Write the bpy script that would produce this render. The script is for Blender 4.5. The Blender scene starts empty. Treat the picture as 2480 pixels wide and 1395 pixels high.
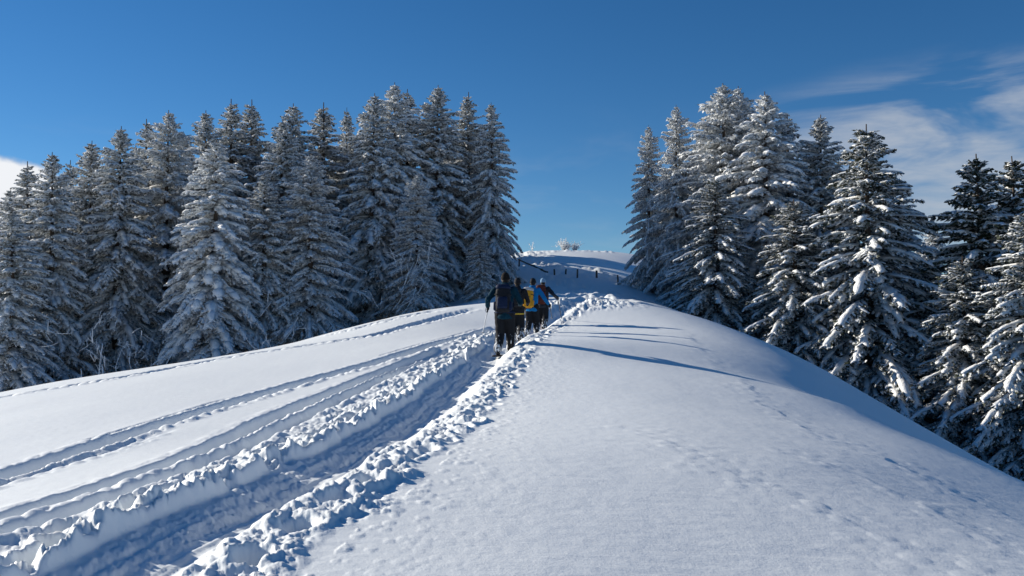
import bpy, bmesh, math, random
import numpy as np
from mathutils import Vector, Matrix

# ------------------------------------------------------------------ camera, sky, sun, exposure
scene = bpy.context.scene
col = scene.collection
EYE = 1.6
PITCH = math.radians(2.0)
FPX = 2204.0                      # focal length in photograph pixels (2480 wide)
SUN_EL = math.radians(20.0)
SUN_AZ = math.radians(-65.0)      # from +Y (view direction) towards -X (left)

cam_d = bpy.data.cameras.new('camera')
cam_d.sensor_width = 36.0
cam_d.lens = FPX / 2480 * 36.0
cam_d.clip_start = 0.1
cam_d.clip_end = 20000
cam = bpy.data.objects.new('camera', cam_d)
cam.location = (0, 0, EYE)
cam.rotation_euler = (math.pi / 2 + PITCH, 0, 0)
col.objects.link(cam)
scene.camera = cam

SUN_DIR = Vector((math.sin(SUN_AZ) * math.cos(SUN_EL), math.cos(SUN_AZ) * math.cos(SUN_EL), math.sin(SUN_EL)))
sun_d = bpy.data.lights.new('sun', 'SUN')
sun_d.energy = 5.0
sun_d.angle = math.radians(0.53)
sun_d.color = (1.0, 0.925, 0.80)
sun = bpy.data.objects.new('sun', sun_d)
sun.rotation_euler = SUN_DIR.to_track_quat('Z', 'Y').to_euler()
sun.location = (-60, 30, 60)
col.objects.link(sun)

def pix_dir(px, py):
    a = (px - 1240.0) / FPX
    b = -(py - 697.5) / FPX
    d = np.array([a, math.cos(PITCH) - b * math.sin(PITCH), math.sin(PITCH) + b * math.cos(PITCH)])
    return d

class NT:
    """tiny node-tree helper"""
    def __init__(self, tree):
        self.t = tree; self.n = tree.nodes; self.l = tree.links
    def new(self, typ, **kw):
        n = self.n.new(typ)
        for k, v in kw.items(): setattr(n, k, v)
        return n
    def inp(self, n, name, v):
        if isinstance(v, bpy.types.NodeSocket): self.l.new(v, n.inputs[name])
        else: n.inputs[name].default_value = v
    def math(self, op, a, b=None, clamp=False):
        n = self.new('ShaderNodeMath', operation=op, use_clamp=clamp)
        self.inp(n, 0, a)
        if b is not None: self.inp(n, 1, b)
        return n.outputs[0]
    def vmath(self, op, a, b=None, out=0):
        n = self.new('ShaderNodeVectorMath', operation=op)
        self.inp(n, 0, a)
        if b is not None: self.inp(n, 1, b)
        return n.outputs[out]
    def mapr(self, v, a, b, c=0.0, d=1.0, smooth=True):
        n = self.new('ShaderNodeMapRange', interpolation_type='SMOOTHSTEP' if smooth else 'LINEAR')
        self.inp(n, 0, v); n.inputs[1].default_value = a; n.inputs[2].default_value = b
        n.inputs[3].default_value = c; n.inputs[4].default_value = d
        return n.outputs[0]
    def noise(self, vec, scale, detail=4, rough=0.55, dist=0.0):
        n = self.new('ShaderNodeTexNoise')
        if vec is not None: self.l.new(vec, n.inputs['Vector'])
        n.inputs['Scale'].default_value = scale; n.inputs['Detail'].default_value = detail
        n.inputs['Roughness'].default_value = rough; n.inputs['Distortion'].default_value = dist
        return n.outputs[0]
    def mapping(self, vec, scale=(1, 1, 1), rot=(0, 0, 0), loc=(0, 0, 0)):
        n = self.new('ShaderNodeMapping')
        self.l.new(vec, n.inputs[0]); n.inputs['Scale'].default_value = scale
        n.inputs['Rotation'].default_value = rot; n.inputs['Location'].default_value = loc
        return n.outputs[0]
    def mix(self, f, a, b):
        n = self.new('ShaderNodeMix', data_type='RGBA')
        self.inp(n, 0, f); self.inp(n, 6, a); self.inp(n, 7, b)
        return n.outputs[2]

world = bpy.data.worlds.new('World')
scene.world = world
world.use_nodes = True
W = NT(world.node_tree)
W.n.clear()
sky = W.new('ShaderNodeTexSky', sky_type='NISHITA', sun_disc=False)
sky.sun_elevation = SUN_EL
sky.sun_rotation = SUN_AZ
sky.altitude = 1500
sky.air_density = 1.0
sky.dust_density = 0.05
sky.ozone_density = 5.0
tc = W.new('ShaderNodeTexCoord')
dirv = tc.outputs['Generated']
sep = W.new('ShaderNodeSeparateXYZ'); W.l.new(dirv, sep.inputs[0])
# flat cloud layer: project the direction on a plane above (x/z, y/z) so wisps thin out towards the zenith
zc = W.math('MAXIMUM', W.math('ADD', sep.outputs[2], 0.12), 0.02)
comb = W.new('ShaderNodeCombineXYZ')
W.l.new(W.math('DIVIDE', sep.outputs[0], zc), comb.inputs[0])
W.l.new(W.math('DIVIDE', sep.outputs[1], zc), comb.inputs[1])
plane = comb.outputs[0]
def cone(px, py, ax, ay):
    """soft angular patch around one direction; ax, ay: half widths (radians)"""
    d = Vector(pix_dir(px, py)).normalized()
    r = Vector((0, 0, 1)).cross(d).normalized() * -1
    u = r.cross(d)
    a = W.math('DIVIDE', W.vmath('DOT_PRODUCT', dirv, tuple(r), 1), ax)
    b = W.math('DIVIDE', W.vmath('DOT_PRODUCT', dirv, tuple(u), 1), ay)
    f = W.math('GREATER_THAN', W.vmath('DOT_PRODUCT', dirv, tuple(d), 1), 0.3)
    q = W.math('ADD', W.math('MULTIPLY', a, a), W.math('MULTIPLY', b, b))
    return W.math('MULTIPLY', W.mapr(q, 1.0, 0.05), f)
wv = W.mapping(dirv, scale=(3.0, 3.0, 11.0), rot=(0, math.radians(-17), 0))
wisp = W.noise(wv, 1.6, 5, 0.55, 0.5)
wisp = W.mapr(wisp, 0.43, 0.62)
fine = W.noise(W.mapping(dirv, scale=(8, 8, 34), rot=(0, math.radians(-17), 0)), 2.2, 5, 0.65, 0.3)
wisp = W.math('MULTIPLY', wisp, W.mapr(fine, 0.2, 0.7, 0.55, 1.0))
m1 = W.math('MULTIPLY', W.math('MULTIPLY', wisp, cone(2360, 395, 0.33, 0.12)), 0.74)
wisp2 = W.mapr(W.noise(W.mapping(dirv, scale=(4, 4, 14), rot=(0, math.radians(-12), 0)), 1.3, 4, 0.6, 0.3), 0.45, 0.8)
lowband = W.math('MULTIPLY', W.mapr(sep.outputs[2], 0.02, 0.08), W.mapr(sep.outputs[2], 0.24, 0.10))
m2 = W.math('MULTIPLY', W.math('MULTIPLY', wisp2, lowband), 0.32)
cum = W.noise(W.mapping(dirv, scale=(1, 1, 1.3)), 16.0, 5, 0.55)
cumc = W.math('MULTIPLY', cone(-70, 480, 0.105, 0.058), 1.0)
m3 = W.mapr(W.math('ADD', cumc, W.math('MULTIPLY', W.math('SUBTRACT', cum, 0.5), 1.2)), 0.15, 0.5)
m3 = W.math('MULTIPLY', m3, W.mapr(cumc, 0.02, 0.3))
cl = W.math('MAXIMUM', W.math('MAXIMUM', m1, m2), m3, clamp=True)
cc = W.mix(m3, (5.2, 5.6, 6.2, 1), (9.2, 9.4, 9.8, 1))
hs = W.new('ShaderNodeHueSaturation'); hs.inputs['Saturation'].default_value = 1.17; W.l.new(sky.outputs[0], hs.inputs['Color'])
skyc = W.mix(cl, hs.outputs[0], cc)
bg = W.new('ShaderNodeBackground'); bg.inputs[1].default_value = 0.069
W.l.new(skyc, bg.inputs[0])
out = W.new('ShaderNodeOutputWorld'); W.l.new(bg.outputs[0], out.inputs[0])

vs = scene.view_settings
vs.view_transform = 'Standard'; vs.look = 'None'; vs.exposure = 0.47; vs.gamma = 1.0; vs.use_curve_mapping = False
scene.cycles.max_bounces = 6
scene.cycles.diffuse_bounces = 4

# ------------------------------------------------------------------ numpy noise
def _hash(ix, iy, seed):
    h = (ix.astype(np.int64) * 374761393 + iy.astype(np.int64) * 668265263 + seed * 1442695041) & 0xffffffff
    h = ((h ^ (h >> 13)) * 1274126177) & 0xffffffff
    h = ((h ^ (h >> 16)) * 2246822519) & 0xffffffff
    return ((h ^ (h >> 15)) & 0xffffff) / float(0xffffff)
def perlin(x, y, seed=0):
    x0 = np.floor(x); y0 = np.floor(y); fx = x - x0; fy = y - y0
    u = fx * fx * fx * (fx * (fx * 6 - 15) + 10); v = fy * fy * fy * (fy * (fy * 6 - 15) + 10)
    def g(ix, iy, dx, dy):
        a = _hash(ix, iy, seed) * 2 * np.pi
        return np.cos(a) * dx + np.sin(a) * dy
    n00 = g(x0, y0, fx, fy); n10 = g(x0 + 1, y0, fx - 1, fy)
    n01 = g(x0, y0 + 1, fx, fy - 1); n11 = g(x0 + 1, y0 + 1, fx - 1, fy - 1)
    a = n00 + u * (n10 - n00); b = n01 + u * (n11 - n01)
    return (a + v * (b - a)) * 1.4
def fbm(x, y, seed=0, octv=4, rough=0.5):
    r = np.zeros_like(x); a = 1.0; t = 0.0
    for i in range(octv):
        r += a * perlin(x * 2 ** i, y * 2 ** i, seed + i * 17); t += a; a *= rough
    return r / t
def clods(x, y, cell, seed, density=1.0):
    """rounded lumps on a jittered grid: height 0..1"""
    X = x / cell; Y = y / cell
    ix = np.floor(X); iy = np.floor(Y); best = np.zeros_like(X)
    for dx in (-1, 0, 1):
        for dy in (-1, 0, 1):
            cx = ix + dx; cy = iy + dy
            px = cx + _hash(cx, cy, seed); py = cy + _hash(cx, cy, seed + 5)
            r = 0.35 + 0.5 * _hash(cx, cy, seed + 9); k = _hash(cx, cy, seed + 13) < density
            q = 1 - ((X - px) ** 2 + (Y - py) ** 2) / (r * r)
            best = np.maximum(best, np.where(k, np.sqrt(np.clip(q, 0, 1)) * r / 0.85, 0))
    return best
def sstep(a, b, x):
    t = np.clip((x - a) / (b - a), 0, 1)
    return t * t * (3 - 2 * t)

# ------------------------------------------------------------------ base terrain: thin-plate surface through surveyed points
# (photograph x, photograph y, metres ahead) -> point on the snow
PIXPTS = [
 (1240,1395,4.4),(700,1395,4.4),(0,1395,4.7),(1900,1395,4.75),(2480,1395,5.25),(350,1330,4.9),
 (900,1120,7.2),(1240,1100,7.45),(1600,1100,7.7),(1900,1100,8.3),(2200,1150,8.7),(2480,1250,8.0),
 (0,1150,9.0),(300,1060,10.8),(300,980,14.5),(600,950,15.5),(900,850,21),(600,1050,10.5),
 (1180,848,19.5),(1290,828,19.6),(1500,860,18.3),(1755,900,17.9),(1400,960,12.5),(1700,960,13.4),(2050,1030,12.9),
 (1235,812,24.5),(1290,790,29.5),(1400,775,30),(1600,800,27),(1050,795,27),
 # rim where the near ridge turns away
 (2480,1170,11),(2280,1085,13),(2100,1000,16),(1900,888,22),(1800,820,27.5),(1700,770,33),(1600,748,36),(1500,738,37.5),(1400,737,38.5),
 (1250,735,38.5),(1150,739,37),(1000,757,34.5),(820,801,31.5),(600,856,28.5),(300,907,26.5),(0,957,24.5),
 (2480,1205,15),(2300,1112,17.5),
 # slope behind with the fence, and its top
 (1300,722,54),(1450,722,54),(1640,752,50),(1180,728,60),(1343,665,80),(1445,673,79),(1550,697,76),(1590,710,74),(1250,650,84),
 (1260,612,116),(1380,607,120),(1500,611,118),(1150,640,112),(1640,640,116),
]
# (x, y, height above the eye)
WPTS = [
 (0,0,-1.62),(4,0,-1.75),(-4,0,-1.8),(0,-8,-2.3),(9,2,-2.9),(-9,2,-2.3),(14,-6,-5.5),(-16,-4,-3.8),
 (10,10,-3.8),(12,16,-4.2),(11.5,23,-3.4),(11,30,-2.2),(15,12,-7.0),(18,22,-8.2),(16,34,-6.0),(12,42,-2.6),(3,45,0.42),(7,44,0.2),
 (24,46,-9.0),(20,53,-6.8),(16.5,60,-2.6),(13,67,0.6),(28,36,-11.5),(34,50,-12),(26,62,-7.5),(24,80,-2),(22,100,3.5),
 (-1,45,0.25),(-7,44,-1.6),(-12,40,-3.0),(-18,36,-4.4),(-24,32,-5.0),(-20,24,-3.8),(-16,58,-2.8),(-26,56,-4.4),(-38,54,-6.2),(-40,70,-5.4),
 (-24,74,-2.9),(-14,74,-1.2),(-5,70,1.0),(-10,92,2.5),(-26,95,-1),(-48,95,-5),
 (8,150,9.4),(-30,150,4.0),(45,150,3.0),(70,80,-14),(60,20,-20),(-70,60,-10),(-60,10,-9),(40,-40,-18),(-40,-40,-11),(0,-50,-7),
 (0,260,4),(150,200,-12),(-150,200,-10),(260,0,-40),(-260,0,-22),(0,-260,-22),(230,-230,-40),(-230,-230,-30),(0,420,-8),(380,200,-40),(-380,200,-30),
]
cp = []
for (px, py, Y) in PIXPTS:
    d = pix_dir(px, py); d = d / d[1]
    cp.append((d[0] * Y, Y, d[2] * Y + EYE))
for (x, y, z) in WPTS: cp.append((x, y, z + EYE))
cp = np.array(cp, float)
def _phi(r2):
    return np.where(r2 > 0, 0.5 * r2 * np.log(np.maximum(r2, 1e-12)), 0.0)
S_ = 50.0
P_ = cp[:, :2] / S_
n_ = len(P_)
K_ = _phi(((P_[:, None] - P_[None]) ** 2).sum(-1)) + np.eye(n_) * 2e-5
A_ = np.zeros((n_ + 3, n_ + 3)); A_[:n_, :n_] = K_
A_[:n_, n_] = 1; A_[:n_, n_ + 1:] = P_; A_[n_, :n_] = 1; A_[n_ + 1:, :n_] = P_.T
w_ = np.linalg.solve(A_, np.concatenate([cp[:, 2], np.zeros(3)]))
def base_h(x, y):
    x = np.asarray(x, float); y = np.asarray(y, float)
    sh = x.shape; x = x.ravel(); y = y.ravel()
    r = np.hypot(x, y); k = np.where(r > 430, 430 / np.maximum(r, 1), 1.0)
    X = x * k / S_; Y = y * k / S_
    o = w_[n_] + w_[n_ + 1] * X + w_[n_ + 2] * Y
    for i in range(n_):
        o = o + w_[i] * _phi((X - P_[i, 0]) ** 2 + (Y - P_[i, 1]) ** 2)
    return o.reshape(sh)
def to_ground(px, py, ymin=2.5, ymax=140.0, off=0.0):
    d = pix_dir(px, py); d = d / d[1]
    Y = np.exp(np.linspace(math.log(ymin), math.log(ymax), 1600))
    g = base_h(d[0] * Y, Y) + off - (d[2] * Y + EYE)
    i = np.argmax(g >= 0)
    if g[i] < 0: i = len(Y) - 1
    return np.array([d[0] * Y[i], Y[i]])
def poly(pts, **kw):
    return np.array([to_ground(*p, **kw) for p in pts])
def resample(P, n):
    s = np.concatenate([[0], np.cumsum(np.hypot(*np.diff(P, axis=0).T))])
    t = np.linspace(0, s[-1], n)
    # smooth (Catmull-like through cubic interpolation of a lightly averaged path)
    Q = np.stack([np.interp(t, s, P[:, 0]), np.interp(t, s, P[:, 1])], 1)
    for _ in range(3):
        Q[1:-1] = 0.25 * Q[:-2] + 0.5 * Q[1:-1] + 0.25 * Q[2:]
    return Q
def pdist(x, y, P):
    """signed distance (right of travel positive) and arc length to a polyline; nan-free, 1-D arrays"""
    best = np.full(x.shape, 1e9); sg = np.zeros_like(x); sl = np.zeros_like(x); s0 = 0.0
    for a, b in zip(P[:-1], P[1:]):
        ab = b - a; L = math.hypot(*ab) + 1e-9; ux, uy = ab / L
        rx = x - a[0]; ry = y - a[1]
        t = np.clip(rx * ux + ry * uy, 0, L)
        d = np.hypot(rx - t * ux, ry - t * uy)
        m = d < best
        best = np.where(m, d, best)
        sg = np.where(m, np.sign(rx * uy - ry * ux), sg)
        sl = np.where(m, s0 + t, sl); s0 += L
    return best * sg, sl, s0

TR = poly([(300,1480),(400,1420),(515,1350),(625,1285),(740,1215),(870,1140),(1003,1048),(1108,960),(1190,885),(1226,845)], ymin=2.0, off=-0.2)
TR2 = np.array([TR[0] + (TR[0] - TR[1]) * 4] + list(TR) + list(poly([(1258,818),(1290,800),(1318,782),(1350,764),(1392,746)], off=-0.1)) + [np.array([4.4, 46.0]), np.array([4.6, 54.0])])
TRAIL = resample(TR2, 46)
def ext(P, k=2.0):
    return np.vstack([P[:1] + (P[:1] - P[1:2]) * k, P])
TA1 = resample(ext(poly([(0,1258),(200,1198),(375,1140),(500,1090),(600,1040),(725,985),(850,932),(975,880),(1090,838)])), 22)
TA2 = resample(ext(poly([(0,1302),(250,1222),(425,1160),(540,1104),(650,1053),(775,992),(880,940),(1010,880),(1110,836)])), 22)
TB = resample(ext(poly([(0,1155),(150,1110),(350,1045),(550,980),(700,937),(850,895),(1000,855),(1150,813),(1205,790)])), 22)
TB2 = resample(ext(poly([(0,1172),(150,1126),(300,1081),(430,1040)])), 12)
TP1 = resample(poly([(205,1070),(350,1028),(470,990),(590,960)]), 8)
TP2 = resample(poly([(920,864),(1040,832),(1170,795)]), 8)
TF1 = resample(poly([(0,962),(200,928),(400,892),(550,864),(750,836),(900,818),(1000,786),(1100,757),(1170,745)]), 24)
TF2 = resample(poly([(800,812),(900,786),(1000,763),(1090,748)]), 12)
HP = [np.array(q) for q in ((5.0,50),(5.2,56),(5.0,64),(4.4,72),(3.8,82),(3.0,92),(2.4,103),(2.0,114))]
HILL1 = resample(np.array(HP), 26)
HILL2 = resample(np.array([(4.6,69.),(7.0,68.),(9.5,64.5),(12,59.)]), 10)
HILL3 = resample(np.array([(4.2,80.),(6.,80.5),(8.,79.),(11.,76.)]), 10)
HILL4 = resample(np.array([(1.0,112.),(4.,113.),(8.,115.),(12.,116.)]), 10)
HILL5 = resample(np.array([(5.5,92.),(7.5,88.),(9.5,83.),(11.,77.)]), 10)
R1 = resample(poly([(1665,806),(1690,842),(1740,876),(1770,905),(1840,965),(1915,1025),(1990,1055),(2115,1097),(2240,1160),(2390,1225),(2480,1265)]), 26)
R2 = resample(poly([(1540,1035),(1665,1105),(1815,1165),(1940,1215),(2030,1255),(2165,1305),(2340,1380)]), 18)
R3 = resample(poly([(1965,1100),(2090,1155),(2215,1205),(2330,1262),(2480,1330)]), 14)

rng_ = np.random.RandomState(7)
# stamped holes (boot and pole marks): s along the trail, lateral offset, radius along, radius across, depth
PITS = []
s = 1.0
while s < 40:
    PITS.append((s + rng_.uniform(-.1, .1), rng_.uniform(.62, .86), rng_.uniform(.10, .18), rng_.uniform(.07, .12), rng_.uniform(.06, .14)))
    s += rng_.uniform(.34, .62)
s = 1.0
while s < 40:
    PITS.append((s + rng_.uniform(-.1, .1), -rng_.uniform(.62, .88), rng_.uniform(.10, .20), rng_.uniform(.07, .13), rng_.uniform(.06, .15)))
    s += rng_.uniform(.2, .42)
s = 1.0
while s < 40:
    PITS.append((s, -(rng_.uniform(.75, 1.0) + .15 * (s > 8)), rng_.uniform(.08, .18), rng_.uniform(.05, .11), rng_.uniform(.04, .11)))
    s += rng_.uniform(.25, .6)
for _ in range(0):
    PITS.append((rng_.uniform(1, 40), rng_.choice([-1, 1]) * rng_.uniform(1.0, 1.35), rng_.uniform(.04, .09), rng_.uniform(.03, .07), rng_.uniform(.01, .025)))

def groove(h, x, y, P, w, depth, seed, rim=0.03, wall=0.07):
    m = (y < 60)
    d, s, L = pdist(x[m], y[m], P)
    k = np.abs(d) < 1.2
    idx = np.flatnonzero(m)[k]; d = d[k]; s = s[k]
    xx = x[idx]; yy = y[idx]
    e = 1 - sstep(L - 1.0, L, s)
    d2 = d + 0.035 * perlin(s * 1.1, s * 0 + seed, seed) + 0.02 * perlin(xx * 5, yy * 5, seed + 1)
    t = sstep(w + wall, w, np.abs(d2)) * e
    h[idx] -= depth * t * (0.85 + 0.3 * perlin(s * 0.5, s * 0, seed + 2))
    c = clods(xx, yy, 0.13, seed + 3, .6)
    b = np.exp(-((np.abs(d2) - w - wall - .06) / .09) ** 2) * (1 - t)
    h[idx] += rim * b * c * 2.0 * e * np.where(d2 > 0, 1.2, .5)

def detail_h(x, y):
    """relief of the snow: trodden trench, ski tracks, wind crust (1-D arrays)"""
    h = np.zeros_like(x)
    r = np.hypot(x, y)
    near = r < 220
    h[near] += 0.05 * fbm(x[near] * .16, y[near] * .16, 3, 2) + 0.007 * fbm(x[near] * .9, y[near] * .55, 5, 3)
    m = (r < 60) & (y > 0)
    i = np.flatnonzero(m)
    h[i] += 0.004 * np.abs(perlin(x[i] * 1.1, y[i] * 4.0, 21)) + 0.0015 * perlin(x[i] * 9, y[i] * 13, 22)
    # wind crust edges on the right flank
    for P, amp, sd in ((R1, .015, 31), (R2, .007, 37), (R3, .008, 41)):
        d, s, L = pdist(x[i], y[i], P)
        k = (np.abs(d) < 2.5); j = i[k]; d = d[k]; s = s[k]
        d = -d + 0.30 * fbm(x[j] * 1.3, y[j] * 1.3, sd, 3) + .05 * perlin(x[j] * 7, y[j] * 7, sd + 2)
        a = amp * np.clip(.25 + 1.3 * perlin(s * .9, s * 0 + .5, sd + 1), 0, 1) * sstep(0, .6, s) * (1 - sstep(L - .6, L, s))
        h[j] += a * np.where(d < 0, np.exp(d / .7), np.exp(-d / .035))
        h[j] += .006 * clods(x[j], y[j], .12, sd + 3, .3) * np.exp(-(d / .45) ** 2)
    # ski tracks
    groove(h, x, y, TA1, .09, .16, 51, .014, .11)
    groove(h, x, y, TA2, .08, .14, 53, .022, .11)
    groove(h, x, y, TB, .10, .20, 55, .02, .15)
    groove(h, x, y, TB2, .06, .07, 57, .01, .10)
    groove(h, x, y, TP1, .012, .03, 59, .005, .03)
    groove(h, x, y, TP2, .012, .03, 61, .005, .03)
    groove(h, x, y, TF1, .14, .12, 63, .02, .12)
    groove(h, x, y, TF2, .14, .14, 65, .03, .12)
    # main trench
    k = (x > -9) & (x < 12) & (y > -6) & (y < 62); i = np.flatnonzero(k)
    d, s, L = pdist(x[i], y[i], TRAIL)
    q = np.abs(d) < 4.5; i = i[q]; d = d[q]; s = s[q]; X = x[i]; Y = y[i]
    wob = .10 * perlin(s * .55, s * 0, 71) + .05 * perlin(s * 2.1, s * 0 + 3, 72) + .018 * fbm(X * 3.2, Y * 3.2, 73, 3)
    dd = d + wob
    far = sstep(30.5, 34, Y)                      # the group has not walked past this point in file
    fade = 1 - sstep(44, 52, Y)
    depth = (.215 - .06 * far) * fade
    t = np.where(dd < 0, .42 * sstep(.57, .50, -dd) + .58 * sstep(.52, .06, -dd), sstep(.48, .0, dd))
    streak = .018 * perlin(d * 9, s * .45, 75) + .014 * perlin(d * 26, s * .8, 76) + .012 * fbm(X * 5, Y * 5, 79, 3)
    depth = depth * (1 + .25 * perlin(s * .7, s * 0 + 2, 70))
    H = -depth * t + streak * t
    wx = X + .07 * fbm(X * 6, Y * 6, 77, 3); wy = Y + .07 * fbm(X * 6, Y * 6, 78, 3)
    ws = s * .62 + .05 * fbm(X * 5, Y * 5, 67, 3); wd = d + .07 * fbm(X * 6, Y * 6, 66, 3)
    c1 = clods(ws, wd, .125, 81, .5); c2 = clods(wx, wy, .075, 83, .5); c3 = clods(X, Y, .042, 85, .5)
    lum = .46 * c1 + .38 * c2 + .20 * c3
    grit = .020 * fbm(X * 16, Y * 16, 68, 3, .65)
    wl = sstep(-.05, -.2, dd) * (1 - sstep(-.44, -.52, dd))
    H += wl * fade * (.011 * c2 + .010 * c3 + .018 * fbm(s * .8, d * 7, 69, 3) + .5 * grit)
    H += fade * .085 * np.exp(-((dd + .63) / .09) ** 2) * (.3 + 1.0 * lum)
    soft = fbm(X * 2.0, Y * 2.0, 87, 4, .55)
    rb = sstep(.20, .46, dd) * (1 - sstep(.74 + .25 * far, 1.0 + .9 * far, dd + .18 * perlin(s * 1.4, s * 0, 88)))
    H += rb * fade * (.0 + .065 * lum + .05 * soft + grit)
    lb = sstep(-.52, -.62, dd) * (1 - sstep(-.9, -1.2, dd + .12 * perlin(s * .9, s * 0, 89) + .22 * sstep(8, 12, Y)))
    H += lb * fade * (-.02 + .06 * lum + .045 * soft + grit)
    # crumbs thrown further out
    o = np.exp(-np.maximum(np.abs(dd) - .9, 0) / .38) * (np.abs(dd) > .6)
    H += o * fade * (.014 * clods(X, Y, .11, 91, .14) + .012 * clods(X, Y, .05, 93, .2)) * np.where(np.abs(dd) > 1.0, 1, 0)
    # trampled spot on the crest
    cr = sstep(31, 34, Y) * (1 - sstep(38.5, 42, Y)) * sstep(-1.2, 0, d) * (1 - sstep(1.6, 3.2, d))
    H += cr * (.15 * lum - .03)
    for (ps, pd, ra, rc, dp) in PITS:
        kk = (np.abs(s - ps) < 2.2 * ra) & (np.abs(d - pd) < 2.2 * rc)
        if not kk.any(): continue
        e = np.sqrt(((s[kk] - ps) / ra) ** 2 + ((d[kk] - pd) / rc) ** 2)
        H[kk] += -dp * sstep(1.15, .55, e) + (.15 * dp) * np.exp(-((e - 1.35) / .3) ** 2)
    h[i] += H
    # older traces up the far slope
    k = (y > 44) & (y < 125) & (x > -8) & (x < 25); i = np.flatnonzero(k)
    for P, wd, sd in ((HILL1, 1.8, 101), (HILL2, .8, 105), (HILL3, .9, 107), (HILL4, .9, 109), (HILL5, .8, 111)):
        d, s, L = pdist(x[i], y[i], P)
        q = np.abs(d) < wd * 3; j = i[q]
        e = np.exp(-(d[q] / wd) ** 2)
        h[j] += e * (.34 * clods(x[j], y[j], .9, sd, .5) + .2 * clods(x[j], y[j], .45, sd + 1, .55) - .14)
    return h

def ground_z(x, y):
    x = np.atleast_1d(np.asarray(x, float)); y = np.atleast_1d(np.asarray(y, float))
    return base_h(x, y) + detail_h(x, y)
def gz(x, y): return float(ground_z(x, y)[0])

# ------------------------------------------------------------------ materials
def principled(name, rough=.8, spec=.3):
    m = bpy.data.materials.new(name); m.use_nodes = True
    N = NT(m.node_tree); b = m.node_tree.nodes['Principled BSDF']
    b.inputs['Roughness'].default_value = rough
    b.inputs['Specular IOR Level'].default_value = spec
    return m, N, b
def obj_co(N): return N.new('ShaderNodeTexCoord').outputs['Object']

def mat_ground():
    m, N, b = principled('snow_ground', .55, .25)
    co = obj_co(N)
    big = N.noise(co, .5, 3, .5)
    N.l.new(N.mix(big, (.785, .825, .845, 1), (.835, .868, .882, 1)), b.inputs['Base Color'])
    rip = N.noise(N.mapping(co, scale=(1.2, 6.0, 1.2), rot=(0, 0, math.radians(12))), 2.2, 5, .62, .3)
    gr = N.noise(co, 42, 3, .7)
    cr = N.noise(co, 11, 4, .6)
    hh = N.math('ADD', N.math('MULTIPLY', rip, .009), N.math('ADD', N.math('MULTIPLY', gr, .004), N.math('MULTIPLY', cr, .004)))
    bp = N.new('ShaderNodeBump'); bp.inputs['Strength'].default_value = .6; bp.inputs['Distance'].default_value = 1.0
    N.l.new(hh, bp.inputs['Height']); N.l.new(bp.outputs[0], b.inputs['Normal'])
    return m
def mat_tree_snow():
    m, N, b = principled('snow_on_boughs', .7, .15)
    co = obj_co(N)
    N.l.new(N.mix(N.noise(co, 5, 4, .6), (.82, .835, .85, 1), (.90, .91, .915, 1)), b.inputs['Base Color'])
    bp = N.new('ShaderNodeBump'); bp.inputs['Strength'].default_value = .8; bp.inputs['Distance'].default_value = .12
    N.l.new(N.noise(co, 9, 4, .65), bp.inputs['Height']); N.l.new(bp.outputs[0], b.inputs['Normal'])
    return m
def mat_needles(name, frost):
    m, N, b = principled(name, .75, .2)
    co = obj_co(N)
    g = N.mix(N.noise(co, 1.3, 3, .5), (.018, .026, .016, 1), (.050, .058, .034, 1))
    f = N.noise(co, 6.5, 4, .7)
    f = N.mapr(f, .61 - frost * .4, .71 - frost * .36)
    N.l.new(N.mix(f, g, (.61, .635, .655, 1)), b.inputs['Base Color'])
    return m
def mat_bark():
    m, N, b = principled('spruce_bark', .9, .1)
    co = obj_co(N)
    t = N.noise(N.mapping(co, scale=(9, 9, 2)), 2.0, 5, .65)
    N.l.new(N.mix(t, (.045, .034, .026, 1), (.15, .12, .10, 1)), b.inputs['Base Color'])
    bp = N.new('ShaderNodeBump'); bp.inputs['Distance'].default_value = .05
    N.l.new(t, bp.inputs['Height']); N.l.new(bp.outputs[0], b.inputs['Normal'])
    return m
def mat_plain(name, c, rough=.8, var=.25, scale=14, spec=.2, bump=.0):
    m, N, b = principled(name, rough, spec)
    co = obj_co(N)
    t = N.noise(co, scale, 4, .6)
    lo = tuple(v * (1 - var) for v in c) + (1,); hi = tuple(min(1, v * (1 + var)) for v in c) + (1,)
    N.l.new(N.mix(t, lo, hi), b.inputs['Base Color'])
    if bump:
        bp = N.new('ShaderNodeBump'); bp.inputs['Distance'].default_value = bump
        N.l.new(t, bp.inputs['Height']); N.l.new(bp.outputs[0], b.inputs['Normal'])
    return m
def mat_trousers(name, c):
    """dark cloth with powder snow caked on below the knee"""
    m, N, b = principled(name, .85, .15)
    co = obj_co(N)
    sp = N.new('ShaderNodeSeparateXYZ'); N.l.new(co, sp.inputs[0])
    zf = N.mapr(sp.outputs[2], .75, .25, 0, .34, smooth=False)
    n = N.noise(N.mapping(co, scale=(1, 1, .45)), 17, 4, .65)
    f = N.mapr(N.math('ADD', n, zf), .80, .90)
    g = N.mix(N.noise(co, 7, 3, .5), tuple(v * .7 for v in c) + (1,), tuple(v * 1.4 for v in c) + (1,))
    N.l.new(N.mix(f, g, (.78, .80, .83, 1)), b.inputs['Base Color'])
    return m
M_GROUND = mat_ground(); M_TSNOW = mat_tree_snow(); M_BARK = mat_bark()
M_NEED = {k: mat_needles('spruce_needles_%d' % int(k * 100), k) for k in (.22, .35, .5, .62)}
M_WOOD = mat_plain('weathered_wood', (.085, .075, .065), .9, .4, 20, .1, .02)
M_TWIG = mat_plain('bare_twigs', (.13, .105, .085), .9, .4, 12, .1)

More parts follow.
